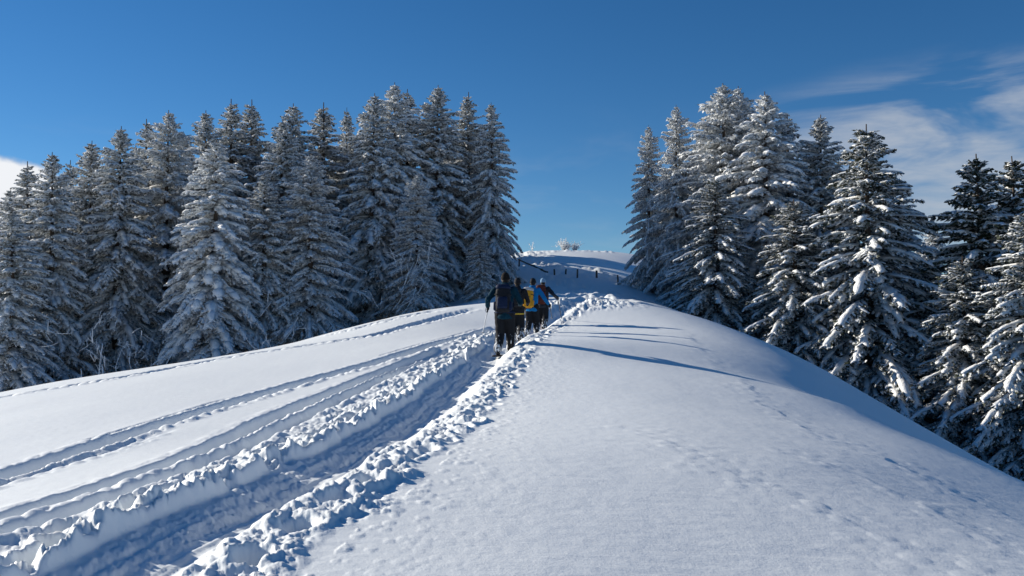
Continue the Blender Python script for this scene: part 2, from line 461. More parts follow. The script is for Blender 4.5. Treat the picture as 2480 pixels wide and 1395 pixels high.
# ------------------------------------------------------------------ mesh helpers
def mesh_np(name, V, loops, starts, totals, mats, smooth=True, mat_idx=None):
    me = bpy.data.meshes.new(name)
    V = np.ascontiguousarray(V, np.float32)
    me.vertices.add(len(V)); me.vertices.foreach_set('co', V.ravel())
    me.loops.add(len(loops)); me.loops.foreach_set('vertex_index', np.ascontiguousarray(loops, np.int32))
    me.polygons.add(len(starts))
    me.polygons.foreach_set('loop_start', np.ascontiguousarray(starts, np.int32))
    me.polygons.foreach_set('loop_total', np.ascontiguousarray(totals, np.int32))
    if smooth: me.polygons.foreach_set('use_smooth', np.ones(len(starts), bool))
    if mat_idx is not None: me.polygons.foreach_set('material_index', np.ascontiguousarray(mat_idx, np.int32))
    for m in (mats if isinstance(mats, (list, tuple)) else [mats]): me.materials.append(m)
    me.update(calc_edges=True); me.validate()
    return me
def mesh_faces(name, V, quads=None, tris=None, mats=None, smooth=True):
    ls = []; tot = []
    if quads is not None and len(quads): ls.append(np.asarray(quads).ravel()); tot += [4] * len(quads)
    if tris is not None and len(tris): ls.append(np.asarray(tris).ravel()); tot += [3] * len(tris)
    tot = np.array(tot); st = np.concatenate([[0], np.cumsum(tot)[:-1]])
    return mesh_np(name, V, np.concatenate(ls), st, tot, mats, smooth)
def link(name, me, parent=None, loc=(0, 0, 0), rot=(0, 0, 0), scale=(1, 1, 1)):
    o = bpy.data.objects.new(name, me); col.objects.link(o)
    o.location = loc; o.rotation_euler = rot; o.scale = scale
    if parent is not None: o.parent = parent
    return o
def tag(o, label=None, cat=None, group=None, kind=None):
    if label: o['label'] = label
    if cat: o['category'] = cat
    if group: o['group'] = group
    if kind: o['kind'] = kind
    return o
def empty(name, loc=(0, 0, 0), rz=0.0, s=1.0):
    o = bpy.data.objects.new(name, None); o.empty_display_size = .2
    col.objects.link(o); o.location = loc; o.rotation_euler = (0, 0, rz)
    o.scale = s if isinstance(s, (tuple, list)) else (s, s, s)
    return o

# ------------------------------------------------------------------ the snow-covered ground: one sheet to the horizon
def build_ground():
    ul = np.concatenate([np.linspace(-.62, .12, 580, endpoint=False), np.linspace(.12, .64, 210)])
    az = np.arctan(ul)
    rest = np.linspace(az[-1], az[0] + 2 * math.pi, 92)[1:-1]
    az = np.concatenate([az, rest])
    rad = np.concatenate([np.geomspace(.4, 3.4, 14, endpoint=False), np.geomspace(3.4, 25, 440, endpoint=False),
                          np.geomspace(25, 60, 120, endpoint=False), np.geomspace(60, 130, 80, endpoint=False), np.geomspace(130, 6000, 26)])
    nc = len(az); nr = len(rad)
    X = (rad[:, None] * np.sin(az)[None]).ravel(); Y = (rad[:, None] * np.cos(az)[None]).ravel()
    Z = base_h(X, Y) + detail_h(X, Y)
    V = np.stack([X, Y, Z], 1)
    V = np.vstack([V, [[0, 0, gz(0, 0)]]])
    i = np.arange(nr - 1)[:, None] * nc; j = np.arange(nc)[None]; j1 = (j + 1) % nc
    q = np.stack([i + j, i + j1, i + nc + j1, i + nc + j], -1).reshape(-1, 4)[:, ::-1]
    c = len(V) - 1
    t = np.stack([np.full(nc, c), np.arange(nc), (np.arange(nc) + 1) % nc], 1)[:, ::-1]
    me = mesh_faces('ground', V, q, t, M_GROUND)
    o = link('ground', me)
    tag(o, 'white snow-covered ridge with a trodden trench and ski tracks', None, None, 'structure')
build_ground()

# ------------------------------------------------------------------ snow-laden spruces
def lobes_mesh(P, Wd, Th, rs, k=6):
    """P (N,n,3) paths; closed lumpy pads of snow lying on them"""
    N, n, _ = P.shape
    T = np.gradient(P, axis=1); T /= np.linalg.norm(T, axis=2, keepdims=True) + 1e-9
    Z = np.array([0, 0, 1.0])
    S = np.cross(T, Z); S /= np.linalg.norm(S, axis=2, keepdims=True) + 1e-6
    U = np.cross(S, T)
    a = np.arange(k) * 2 * np.pi / k
    ca = np.cos(a); sa = np.where(np.sin(a) > 0, np.sin(a), np.sin(a) * .35)
    jit = 1 + rs.uniform(-.28, .28, (N, n, k))
    V = P[:, :, None, :] + (S[:, :, None, :] * (ca[None, None, :, None] * Wd[:, :, None, None]) + U[:, :, None, :] * (sa[None, None, :, None] * Th[:, :, None, None])) * jit[..., None]
    V = V.reshape(N, n * k, 3)
    e0 = P[:, 0] - T[:, 0] * Wd[:, :1] * .3; e1 = P[:, -1] + T[:, -1] * Wd[:, -1:] * .6
    V = np.concatenate([V, e0[:, None], e1[:, None]], 1)
    nv = n * k + 2
    q = []; t = []
    for i in range(n - 1):
        for j in range(k):
            q.append((i * k + j, i * k + (j + 1) % k, (i + 1) * k + (j + 1) % k, (i + 1) * k + j))
    for j in range(k):
        t.append((n * k, (j + 1) % k, j)); t.append((n * k + 1, (n - 1) * k + j, (n - 1) * k + (j + 1) % k))
    off = (np.arange(N) * nv)[:, None, None]
    return V.reshape(-1, 3), (np.array(q)[None] + off).reshape(-1, 4), (np.array(t)[None] + off).reshape(-1, 3)

def spruce(seed, H=18.0, R=3.1, load=1.0, side=.75, frost=.5, power=.75, droop=1.0, twin=None, bare_to=.02):
    rs = np.random.RandomState(seed)
    tw0 = []; tw1 = []; tww = []          # twigs: start, end, width
    sw_p = []; sw_w = []; sw_t = []
    br = []
    stems = [(0.0, 0.0, 0.0, H)]
    if twin: stems.append(twin)            # dx, dy, start height, top height
    for (dx, dy, h0, h1) in stems:
        z = max(bare_to * H, h0 + .3)
        while z < h1 - .12:
            f = z / h1
            n = rs.randint(5, 8) if f < .85 else rs.randint(4, 6)
            a0 = rs.uniform(0, 2 * np.pi)
            for b in range(n):
                az = a0 + b * 2 * np.pi / n + rs.uniform(-.3, .3)
                L = R * min((1 - f) ** power, (1 - f) * 2.4 + .012) * rs.choice([.6, .85, .95, 1.0, 1.05, 1.2]) * rs.uniform(.85, 1.1) * (h1 / H) + .09
                if f < .08: L *= .8
                e0 = math.radians(np.interp(f, [0, .3, .6, .85, 1], [-20, -17, -6, 18, 55])) + rs.uniform(-.2, .2)
                e1 = e0 - droop * math.radians(np.interp(f, [0, .5, .8, 1], [46, 44, 32, 8])) * rs.uniform(.75, 1.2)
                zz = z + rs.uniform(-.34, .34) * min(1, 4 * (1 - f))
                tt = np.linspace(0, 1, 7)
                el = e0 + (e1 - e0) * tt ** .8
                el[-1] += .18
                hd = np.array([math.cos(az), math.sin(az)])
                st = L / 6
                p = np.zeros((7, 3)); p[0] = (dx, dy, zz)
                for q in range(1, 7):
                    em = el[q - 1]
                    p[q] = p[q - 1] + st * np.array([hd[0] * math.cos(em), hd[1] * math.cos(em), math.sin(em)])
                br.append((p, .012 + .010 * L))
                sd = np.array([-hd[1], hd[0], 0.0])
                fw = np.array([hd[0], hd[1], 0.0])
                # twigs both sides, hanging a little
                m = max(5, int(L * 8.5))
                ts = np.linspace(.10, .98, m)
                for sg in (-1, 1):
                    t = np.clip(ts + rs.uniform(-.03, .03, m), 0, 1)
                    s0 = np.stack([np.interp(t, tt, p[:, c]) for c in range(3)], 1)
                    ln = (.12 + .26 * L ** .8 * np.clip(1.25 - t, .12, 1) * np.clip(t * 4, .45, 1)) * rs.uniform(.65, 1.25, m)
                    dr = fw[None] * rs.uniform(.45, .95, (m, 1)) + sg * sd[None] * rs.uniform(.5, 1.0, (m, 1))
                    dr[:, 2] += np.tan(np.interp(t, tt, el)) * .6 - rs.uniform(.2, .95, m)
                    dr /= np.linalg.norm(dr, axis=1, keepdims=True)
                    tw0.append(s0); tw1.append(s0 + dr * ln[:, None]); tww.append(.045 + .05 * rs.rand(m))
                    # short needle tufts hanging below the bough
                    m2 = m
                    t2 = rs.uniform(.1, 1, m2)
                    s2 = np.stack([np.interp(t2, tt, p[:, c]) for c in range(3)], 1) + sg * sd[None] * rs.uniform(0, .22, (m2, 1)) * L ** .6
                    d2 = np.stack([rs.uniform(-.4, .4, m2) + hd[0] * .35, rs.uniform(-.4, .4, m2) + hd[1] * .35, -rs.uniform(.5, 1.1, m2)], 1)
                    tw0.append(s2); tw1.append(s2 + d2 * (rs.uniform(.14, .34, (m2, 1)) * min(1, L))); tww.append(.05 + .05 * rs.rand(m2))
                    # snow on the side twigs
                    for q in range(0, m):
                        if rs.rand() > side * .68: continue
                        l2 = ln[q] * rs.uniform(.6, 1.0)
                        if l2 < .16: continue
                        d3 = dr[q]; u = np.linspace(.08, 1, 4)
                        pa = s0[q][None] + d3[None] * (u * l2)[:, None]
                        pa[:, 2] += .03 - .10 * l2 * u ** 2 + .02
                        wv = load * (.045 + .065 * min(l2, .8)) * np.array([.65, 1, 1.0, .55]) * rs.uniform(.7, 1.3)
                        sw_p.append(pa); sw_w.append(wv); sw_t.append(wv * rs.uniform(.45, .85))
                # pads of snow along the bough itself
                if rs.rand() < .93:
                    npad = 1 if L < .7 else (2 if L < 1.7 else 3)
                    ed = np.linspace(rs.uniform(.1, .3), 1.02, npad + 1)
                    for q in range(npad):
                        if rs.rand() > .9: continue
                        u = np.linspace(ed[q], ed[q + 1] + .03, 4).clip(0, 1)
                        pa = np.stack([np.interp(u, tt, p[:, c]) for c in range(3)], 1)
                        pa[:, 2] += .035
                        wv = load * (.035 + .025 * min(1, L) + .085 * min(L, 2.2) * (1.05 - .5 * u)) * .85 * np.array([.75, 1.0, 1.0, .65]) * rs.uniform(.75, 1.25)
                        sw_p.append(pa); sw_w.append(wv); sw_t.append(wv * rs.uniform(.6, .95))
            z += np.interp(f, [0, .5, 1], [.44, .40, .26]) * rs.uniform(.8, 1.2)
    A = np.concatenate(tw0); B = np.concatenate(tw1); w = np.concatenate(tww)
    D = B - A; sv = np.cross(D, rs.normal(size=D.shape)); sv /= np.linalg.norm(sv, axis=1, keepdims=True) + 1e-9
    sv *= w[:, None]
    Mid = A + D * .45
    V = np.stack([A, Mid + sv, B, Mid - sv], 1).reshape(-1, 3)
    q = np.arange(len(A) * 4).reshape(-1, 4)
    crown = mesh_faces('crown', V, q, None, M_NEED[frost], smooth=False)
    V, q, t = lobes_mesh(np.array(sw_p), np.array(sw_w), np.array(sw_t), rs, 4)
    snow = mesh_faces('snow_load', V, q, t, M_TSNOW)
    # trunk + boughs
    TV = []; TQ = []
    def tube(P, R_, k):
        P = np.asarray(P, float); base = sum(len(v) for v in TV)
        T = np.gradient(P, axis=0); T /= np.linalg.norm(T, axis=1, keepdims=True)
        ref = np.array([1.0, 0.2, 0.1]); S = np.cross(T, ref); S /= np.linalg.norm(S, axis=1, keepdims=True); U = np.cross(S, T)
        a = np.arange(k) * 2 * np.pi / k
        TV.append((P[:, None] + (S[:, None] * np.cos(a)[None, :, None] + U[:, None] * np.sin(a)[None, :, None]) * np.asarray(R_)[:, None, None]).reshape(-1, 3))
        for i in range(len(P) - 1):
            for j in range(k):
                TQ.append((base + i * k + j, base + i * k + (j + 1) % k, base + (i + 1) * k + (j + 1) % k, base + (i + 1) * k + j))
    for (dx, dy, h0, h1) in stems:
        zs = np.linspace(h0 - (.6 if h0 == 0 else 0), h1 + .28, 10)
        wob = np.cumsum(rs.normal(0, .012, (10, 2)), axis=0)
        wob -= wob[0]
        tube(np.stack([dx + wob[:, 0], dy + wob[:, 1], zs], 1), (.02 + .24 * (1 - zs.clip(0) / h1).clip(0, 1) * h1 / 18), 8)
    trunk = mesh_faces('trunk', np.concatenate(TV), TQ, None, M_BARK)
    TV.clear(); TQ.clear()
    for p, r0 in br: tube(p[[0, 2, 4, 6]], np.array([r0, r0 * .75, r0 * .5, r0 * .2]), 3)
    boughs = mesh_faces('bough', np.concatenate(TV), TQ, None, M_BARK)
    return dict(trunk=trunk, crown=crown, snow=snow, boughs=boughs, H=H + .28)

PROTO = {
 'heavy': spruce(11, 18, 3.9, 1.4, 1.0, .62, .66, 1.2),
 'medium': spruce(23, 18, 3.7, 1.1, 1.0, .5, .70, .95),
 'slim': spruce(37, 18, 3.1, 1.0, 1.0, .5, .74, .95),
 'drape': spruce(41, 18, 4.4, .95, .75, .35, .70, 1.1),
 'rime': spruce(53, 18, 3.9, .85, 1.0, .62, .62, .65),
 'twin': spruce(67, 18, 3.9, 1.1, .85, .22, .68, .75, twin=(1.25, -.4, 12.2, 17.9)),
}
def plant_tree(kind, px, top, Y, rz, label, group, wide=1.0, lean=0.0):
    d = pix_dir(px, top); d = d / d[1]
    x = d[0] * Y; zt = d[2] * Y + EYE
    zb = float(base_h(x, Y)) - .25
    p = PROTO[kind]; s = (zt - zb) / p['H']
    sx = 1.13 * wide * (0.55 * s + .45 * 1.0)
    o = empty('spruce_tree', (x, Y, zb), rz, (sx, sx, s))
    o.rotation_euler = (lean, lean * .5, .35 if kind == 'twin' else rz)   # both tops side by side across the slope
    tag(o, label, 'tree', group)
    link('trunk', p['trunk'], o)
    c = link('crown', p['crown'], o)
    link('bough', p['boughs'], o)
    link('snow_load', p['snow'], c)
    return o
GL = 'snowy spruces in the wood left of the hikers'
GR = 'snowy spruces in the clump right of the trail'
LEFT = [
 # kind, px, top, Y, label
 ('medium', 35, 505, 58, 'low front spruce at the outer end of the left wood, broad snowy skirts', 1.0),
 ('slim', 72, 392, 68, 'dark-tipped spruce against the white cumulus cloud', 1.1),
 ('medium', 128, 368, 63, 'spruce with wide drooping snow skirts next to the low outer spruce', .95),
 ('slim', 172, 388, 76, 'spruce tip showing between the dark-tipped spruce and the spire-topped one', 1.0),
 ('medium', 218, 340, 69, 'spire-topped spruce standing alone against the sky above the bare snowy shrubs', .95),
 ('medium', 292, 306, 67, 'pointed spruce directly behind the bare snowy shrub', 1.0),
 ('slim', 365, 288, 76, 'second tip behind the broad-topped spruce, its dark left shoulder', 1.1),
 ('rime', 402, 266, 70, 'broad-topped spruce just left of the brightest front spruce', 1.0),
 ('medium', 503, 268, 76, 'spruce peeping over the shoulder of the brightest front spruce', 1.0),
 ('heavy', 520, 338, 61, 'brightest front spruce, thick sunlit snow on every drooping bough', 1.08),
 ('slim', 561, 240, 78, 'narrow dark spire right behind the brightest front spruce', 1.2),
 ('slim', 612, 241, 80, 'dark spire, the further of the close pair behind the brightest spruce', 1.2),
 ('medium', 682, 288, 72, 'spruce filling the gap behind the dark full spruce', 1.0),
 ('medium', 712, 250, 76, 'dark full spruce in the middle of the left wood', 1.1),
 ('rime', 752, 372, 65, 'shorter rimed spruce at the front middle of the left wood', 1.0),
 ('slim', 782, 250, 79, 'bushy-topped spruce left of the thinnest spire', 1.25),
 ('slim', 841, 261, 84, 'thinnest spire of the left wood with clear sky either side', .8),
 ('medium', 905, 226, 73, 'left one of the three tall spruces that share a crown', 1.0),
 ('heavy', 955, 200, 75, 'tallest spruce of the left wood, middle of the three sharing a crown', 1.05),
 ('slim', 988, 216, 78, 'right one of the three tall spruces that share a crown', 1.1),
 ('medium', 1060, 206, 77, 'tall spruce with a blunt rimed tip beside the tallest spruce', 1.1),
 ('slim', 1131, 223, 80, 'second spruce from the open saddle on the left side', 1.3),
 ('medium', 1192, 248, 76, 'end spruce of the left wood overlooking the wooden railing', .92),
 ('medium', 20, 455, 76, 'spruce behind the low front spruce at the outer end of the wood', 1.0), ('medium', 640, 420, 64, 'lower spruce in front of the dark full spruce', .9),
 ('medium', 245, 420, 80, 'dim spruce behind the spire-topped one', 1.1), ('medium', 450, 330, 84, 'dim spruce in the gap behind the broad-topped spruce', 1.2), ('medium', 330, 350, 86, 'dim spruce behind the pointed spruce by the bare shrub', 1.2), ('medium', 860, 330, 80, 'snowy spruce below the thinnest spire', 1.1),
 ('rime', 1010, 420, 69, 'small rimed spruce behind the leaning bare branches', .8), ('medium', 1100, 330, 86, 'dim spruce between the blunt-tipped spruce and the second from the saddle', 1.1), ('medium', -70, 430, 62, 'spruce cut by the outer edge of the left wood', 1.0),
 ('medium', 560, 400, 88, 'dim spruce behind the narrow dark spire', 1.2), ('medium', 730, 380, 90, 'dim spruce behind the shorter rimed one', 1.2), ('medium', 150, 450, 88, 'dim spruce behind the wide drooping skirts at the outer end', 1.2), ('medium', 930, 340, 92, 'dim spruce behind the three that share a crown', 1.2),
 ('medium', 1165, 300, 96, 'unseen spruce added to shade the far slope, deep behind the end spruce by the saddle', 1.2), ('medium', 1120, 320, 104, 'unseen spruce added to shade the far slope, deep behind the second spruce from the saddle', 1.2), ('medium', 1080, 330, 110, 'unseen spruce added to shade the far slope, deep behind the blunt-tipped spruce', 1.2),  # hidden spruces added so their shadow reaches further up the far slope
 ('medium', 1165, 560, 70, 'young low spruce tucked under the end spruce by the saddle', .75),
]
RIGHT = [
 ('rime', 1572, 302, 74, 'end spruce of the right clump by the fence posts, sunlit rime', 0.72),
 ('rime', 1636, 254, 71, 'rimed spruce with a blunt top next to the end one by the fence', 0.80),
 ('rime', 1752, 200, 67, 'tallest spruce of the right clump, white with rime', 1.45),
 ('rime', 1792, 208, 70, 'second tip beside the tallest white spruce', 1.25),
 ('heavy', 1856, 222, 64, 'sunlit spruce with thick snow pads right of the tallest', 1.40),
 ('slim', 1902, 276, 70, 'narrow dark spruce behind the one with thick snow pads', 1.45),
 ('medium', 1987, 276, 66, 'bushy dark spruce against the wispy cloud', 1.40),
 ('drape', 2102, 302, 55, 'big front spruce with long drooping snow-edged boughs', 1.50),
 ('slim', 2172, 418, 68, 'slim spruce looking over the shoulder of the big drooping one', 1.50),
 ('medium', 2256, 528, 88, 'small far spruce in the gap of the right clump', 1.00),
 ('twin', 2372, 372, 53, 'twin-topped spruce standing apart at the outer end of the right clump', 1.45),
 ('drape', 2490, 500, 47, 'spruce in front of the twin-topped one, shade put into its darker needles and thinner snow', 1.30),  # shade put in by picking the darker drape model with less snow
 ('drape', 1735, 430, 61, 'wide spruce in front of the tallest, boughs sweeping out over the slope', 1.30),
 ('drape', 1925, 480, 57, 'shaded lower spruce between the thick-padded and the big drooping one', 1.45),
 ('drape', 2230, 640, 56, 'low spruce with shade put into its darker needles, in the gap beside the big drooping one', 1.35),  # darker drape model stands in for shade on this tree
 ('drape', 2330, 620, 50, 'low spruce with shade put into its darker needles, at the foot of the twin-topped one', 1.35),  # drape model again, its darker tone imitating shade
 ('rime', 1690, 330, 76, 'rimed spruce filling the gap left of the tallest white spruce', 1.1), ('medium', 1820, 330, 74, 'dim spruce between the tallest white spruce and the thick-padded one', 1.1), ('medium', 2030, 400, 72, 'dim spruce behind the bushy dark one and the big drooping one', 1.1), ('medium', 2140, 520, 74, 'dim spruce right behind the big drooping one', 1.1), ('medium', 2440, 470, 60, 'dim spruce behind the twin-topped one', 1.0),
 ('slim', 1610, 400, 82, 'dim rimed spruce behind the end one by the fence', 1.0),
]
rt = random.Random(4)
for (k, px, top, Y, lab, wd) in LEFT: plant_tree(k, px, top, Y, rt.uniform(0, 6.28), lab, GL, wd * (1.25 if px < 1100 else 1.05), rt.uniform(-.012, .012))
for (k, px, top, Y, lab, wd) in RIGHT: plant_tree(k, px, top, Y, rt.uniform(0, 6.28), lab, GR, wd, rt.uniform(-.012, .012))
# ------------------------------------------------------------------ fence on the far slope
def tube_mesh(name, P, R_, k, mat, squash=1.0, cap=True):
    P = np.asarray(P, float); R_ = np.asarray(R_, float)
    T = np.gradient(P, axis=0); T /= np.linalg.norm(T, axis=1, keepdims=True) + 1e-9
    ref = np.array([.13, .97, .2]) if abs(T[0][1]) < .8 else np.array([.97, .1, .2])
    S = np.cross(T, ref); S /= np.linalg.norm(S, axis=1, keepdims=True); U = np.cross(S, T)
    a = np.arange(k) * 2 * np.pi / k + np.pi / k
    V = (P[:, None] + (S[:, None] * np.cos(a)[None, :, None] + U[:, None] * np.sin(a)[None, :, None] * squash) * R_[:, None, None]).reshape(-1, 3)
    n = len(P); q = []
    for i in range(n - 1):
        for j in range(k): q.append((i * k + j, i * k + (j + 1) % k, (i + 1) * k + (j + 1) % k, (i + 1) * k + j))
    faces = [tuple(f) for f in q]
    if cap: faces += [tuple(range(k - 1, -1, -1)), tuple((n - 1) * k + j for j in range(k))]
    me = bpy.data.meshes.new(name); me.from_pydata([tuple(v) for v in V], [], faces)
    me.materials.append(mat)
    if k > 6:
        for p in me.polygons: p.use_smooth = len(p.vertices) == 4
    return me
POSTS = [(1343, 667, 655), (1370, 671, 653), (1398, 672, 652), (1445, 675, 655), (1497, 684, 666), (1550, 699, 674), (1588, 708, 679)]
POST_LAB = ['shortest fence post, first after the wooden railing', 'second fence post after the wooden railing', 'third fence post after the wooden railing',
            'fence post standing by the bright trodden snow, thickest of the row', 'fence post just before the boughs of the end spruce',
            'fence post under the tips of the end spruce boughs', 'last fence post, against the shaded foot of the spruces']
for i, (px, yb, yt) in enumerate(POSTS):
    x, y = to_ground(px, yb, ymin=60)
    z = gz(x, y)
    d = pix_dir(px, yt); hgt = d[2] / d[1] * y + EYE - z
    hgt = min(max(hgt, .45), 1.25)
    tl = rt.uniform(-.05, .05)
    r = .075 + .02 * (i == 3)
    me = tube_mesh('fence_post', [(0, 0, -.4), (tl * .3, 0, hgt * .5), (tl * .9, 0, hgt - .03), (tl, 0, hgt)], [r * 1.05, r, r * .96, r * .75], 8, M_WOOD)
    o = link('fence_post', me, None, (x, y, z))
    tag(o, POST_LAB[i], 'fence post', 'fence posts across the far slope')
def rail_fence():
    pp = [(1257, 629, 88.0), (1292, 646, 84.0), (1312, 653, 82.5), (1325, 662, 81.5)]
    tz = [(pix_dir(a, b)[2] / pix_dir(a, b)[1]) * Y + EYE for a, b, Y in pp]
    W_ = []
    for (px, py, Y) in pp:
        d = pix_dir(px, py); d = d / d[1]; W_.append(np.array([d[0] * Y, Y]))
    c = W_[1]; z0 = gz(*c)
    o = empty('wooden_railing', (c[0], c[1], z0))
    tag(o, 'broken wooden railing leaning on the slope beside the end spruce', 'railing')
    tops = []
    for k, w in enumerate(W_):
        z = gz(*w) - z0
        h = max(.15, tz[k] - z0 - z + .08)
        b = np.array([w[0] - c[0], w[1] - c[1], z])
        link('post', tube_mesh('post', [b + (0, 0, -.4), b + (.02, 0, h * .6), b + (.03, 0, h)], [.085, .08, .07], 8, M_WOOD), o)
        tops.append(b + np.array([.02, -.06, h - .1]))
    for a, b in zip(tops[:-1], tops[1:]):
        d = (b - a) * .06; m = (a + b) / 2 - np.array([0, 0, .03])
        link('rail', tube_mesh('rail', [a - d, m, b + d], [.075, .08, .07], 6, M_WOOD, .7), o)
rail_fence()

# ------------------------------------------------------------------ bare snowy shrubs
def shrub(name, x, y, h, seed, label, group=None, mat=M_TWIG, n=9, spread=.5, snowy=.7, lean=0.0, depth=3, rad=.006, base=.6):
    rs = np.random.RandomState(seed)
    V = []; Q = []; SP = []
    cnt = [0]
    def branch(p, d, L, r, lev):
        pts = [p]
        for i in range(4):
            d = d + rs.normal(0, .16, 3); d[2] += .06; d /= np.linalg.norm(d)
            pts.append(pts[-1] + d * L / 4)
        P = np.array(pts); R_ = np.linspace(r, r * .35, 5)
        T = np.gradient(P, axis=0); T /= np.linalg.norm(T, axis=1, keepdims=True)
        S = np.cross(T, (.3, .5, .81)); S /= np.linalg.norm(S, axis=1, keepdims=True); U = np.cross(S, T)
        a = np.arange(3) * 2 * np.pi / 3
        V.append((P[:, None] + (S[:, None] * np.cos(a)[None, :, None] + U[:, None] * np.sin(a)[None, :, None]) * R_[:, None, None]).reshape(-1, 3))
        for i in range(4):
            for j in range(3): Q.append((cnt[0] + i * 3 + j, cnt[0] + i * 3 + (j + 1) % 3, cnt[0] + i * 3 + 3 + (j + 1) % 3, cnt[0] + i * 3 + 3 + j))
        cnt[0] += 15
        if rs.rand() < snowy: SP.append((P[1:] + np.array([0, 0, r * .6]), max(r * 1.5, .022)))
        if lev < depth:
            for k in range(rs.randint(3, 6)):
                t = rs.randint(1, 5)
                dd = T[t] + rs.normal(0, .55, 3); dd /= np.linalg.norm(dd)
                branch(P[t], dd, L * rs.uniform(.45, .7), R_[t] * .6, lev + 1)
    for i in range(n):
        az = rs.uniform(0, 6.28); sp = rs.uniform(.1, spread)
        d = np.array([math.cos(az) * sp + lean, math.sin(az) * sp, 1.0]); d /= np.linalg.norm(d)
        branch(np.array([rs.uniform(-.4, .4) * h * base, rs.uniform(-.4, .4) * h * base, -.1]), d, h * rs.uniform(.35, .8), rad * h, 1)
    o = empty(name, (x, y, gz(x, y)))
    tag(o, label, 'bush', group)
    link('twig', mesh_faces('twig', np.concatenate(V), Q, None, mat), o)['kind'] = 'stuff'
    V2, q2, t2 = lobes_mesh(np.array([s_[0] for s_ in SP]), np.array([[s_[1]] * 4 for s_ in SP]) * rs.uniform(.6, 1.3, (len(SP), 4)), np.array([[s_[1]] * 4 for s_ in SP]), rs, 5)
    link('snow_load', mesh_faces('snow_load', V2, q2, t2, M_TSNOW), o)['kind'] = 'stuff'
    return o
def at(px, Y):
    d = pix_dir(px, 700); return d[0] / d[1] * Y
shrub('bare_shrub', at(268, 55), 55, 4.4, 3, 'tall bare shrub laced with snow in front of the pointed spruce', 'bare shrubs at the edge of the wood', n=6, spread=.8, snowy=.3)
shrub('bare_shrub', at(335, 57), 57, 4.0, 4, 'lower bare shrub laced with snow beside the brightest front spruce', 'bare shrubs at the edge of the wood', n=6, spread=.9, snowy=.3)
shrub('bare_shrub', at(965, 62), 62, 6.0, 5, 'leaning bare branches crossing in front of the three tall spruces', 'bare shrubs at the edge of the wood', n=4, spread=.5, lean=.6, snowy=.4)
shrub('bare_shrub', at(640, 55), 55, 4.2, 6, 'bushy bare shrub laced with snow right of the brightest front spruce', 'bare shrubs at the edge of the wood', n=6, spread=.9, snowy=.3)
x, y = 7.6, 118.0
M_RTWIG = mat_plain('rimed_twigs', (.46, .43, .40), .9, .3, 12, .1)
for (px, hh, sd, lab) in ((1368, 1.55, 7, 'taller frosted bush on the skyline of the far slope'), (1392, 1.15, 8, 'rounder frosted bush on the skyline beside the taller one')):
    shrub('frosted_bush', at(px, 121), 121, hh * .95, sd, lab, 'frosted bushes on the skyline', M_RTWIG, n=30, spread=1.0, snowy=.9, rad=.016, base=.45)
shrub('frosted_bush', at(1289, 121), 121, 1.1, 9, 'thin frosted sapling on the skyline near the end spruce of the left wood', 'frosted bushes on the skyline', M_RTWIG, n=4, spread=.4, snowy=.6, rad=.010, base=.1)

# ------------------------------------------------------------------ people
def cap_prim(p0, r0, p1, r1, k=12, sy=1.0):
    """closed tapered capsule as verts, faces"""
    p0 = np.array(p0, float); p1 = np.array(p1, float)
    ax = p1 - p0; L = np.linalg.norm(ax); ax = ax / (L + 1e-9)
    ref = np.array([0, 1.0, 0]) if abs(ax[1]) < .9 else np.array([1.0, 0, 0])
    S = np.cross(ax, ref); S /= np.linalg.norm(S); U = np.cross(S, ax)
    rings = []
    for t in np.linspace(-math.pi / 2, 0, 5)[1:]: rings.append((p0 + ax * math.sin(t) * r0, math.cos(t) * r0))
    for t in np.linspace(0, math.pi / 2, 5)[:-1]: rings.append((p1 + ax * math.sin(t) * r1, math.cos(t) * r1))
    a = np.arange(k) * 2 * np.pi / k
    V = [c + (S * math.cos(q) + U * math.sin(q) * sy) * r for c, r in rings for q in a]
    n = len(rings); F = []
    for i in range(n - 1):
        for j in range(k): F.append((i * k + j, i * k + (j + 1) % k, (i + 1) * k + (j + 1) % k, (i + 1) * k + j))
    V.append(p0 - ax * r0); V.append(p1 + ax * r1)
    for j in range(k):
        F.append((n * k, (j + 1) % k, j)); F.append((n * k + 1, (n - 1) * k + j, (n - 1) * k + (j + 1) % k))
    return V, F
def loft_prim(rings, k=16, p=2.0):
    """rings: (cx, cy, cz, rx, ry); horizontal super-ellipse sections, closed"""
    V = []; F = []
    for (cx, cy, cz, rx, ry) in rings:
        for j in range(k):
            a = 2 * math.pi * j / k; c = math.cos(a); s_ = math.sin(a)
            V.append(np.array([cx + rx * math.copysign(abs(c) ** (2 / p), c), cy + ry * math.copysign(abs(s_) ** (2 / p), s_), cz]))
    n = len(rings)
    for i in range(n - 1):
        for j in range(k): F.append((i * k + j, i * k + (j + 1) % k, (i + 1) * k + (j + 1) % k, (i + 1) * k + j))
    F.append(tuple(range(k - 1, -1, -1))); F.append(tuple((n - 1) * k + j for j in range(k)))
    return V, F
def ell_prim(c, rx, ry, rz, n=9, k=14):
    R = []
    for t in np.linspace(-math.pi / 2 * .97, math.pi / 2 * .97, n):
        R.append((c[0], c[1], c[2] + rz * math.sin(t), rx * math.cos(t), ry * math.cos(t)))
    return loft_prim(R, k)
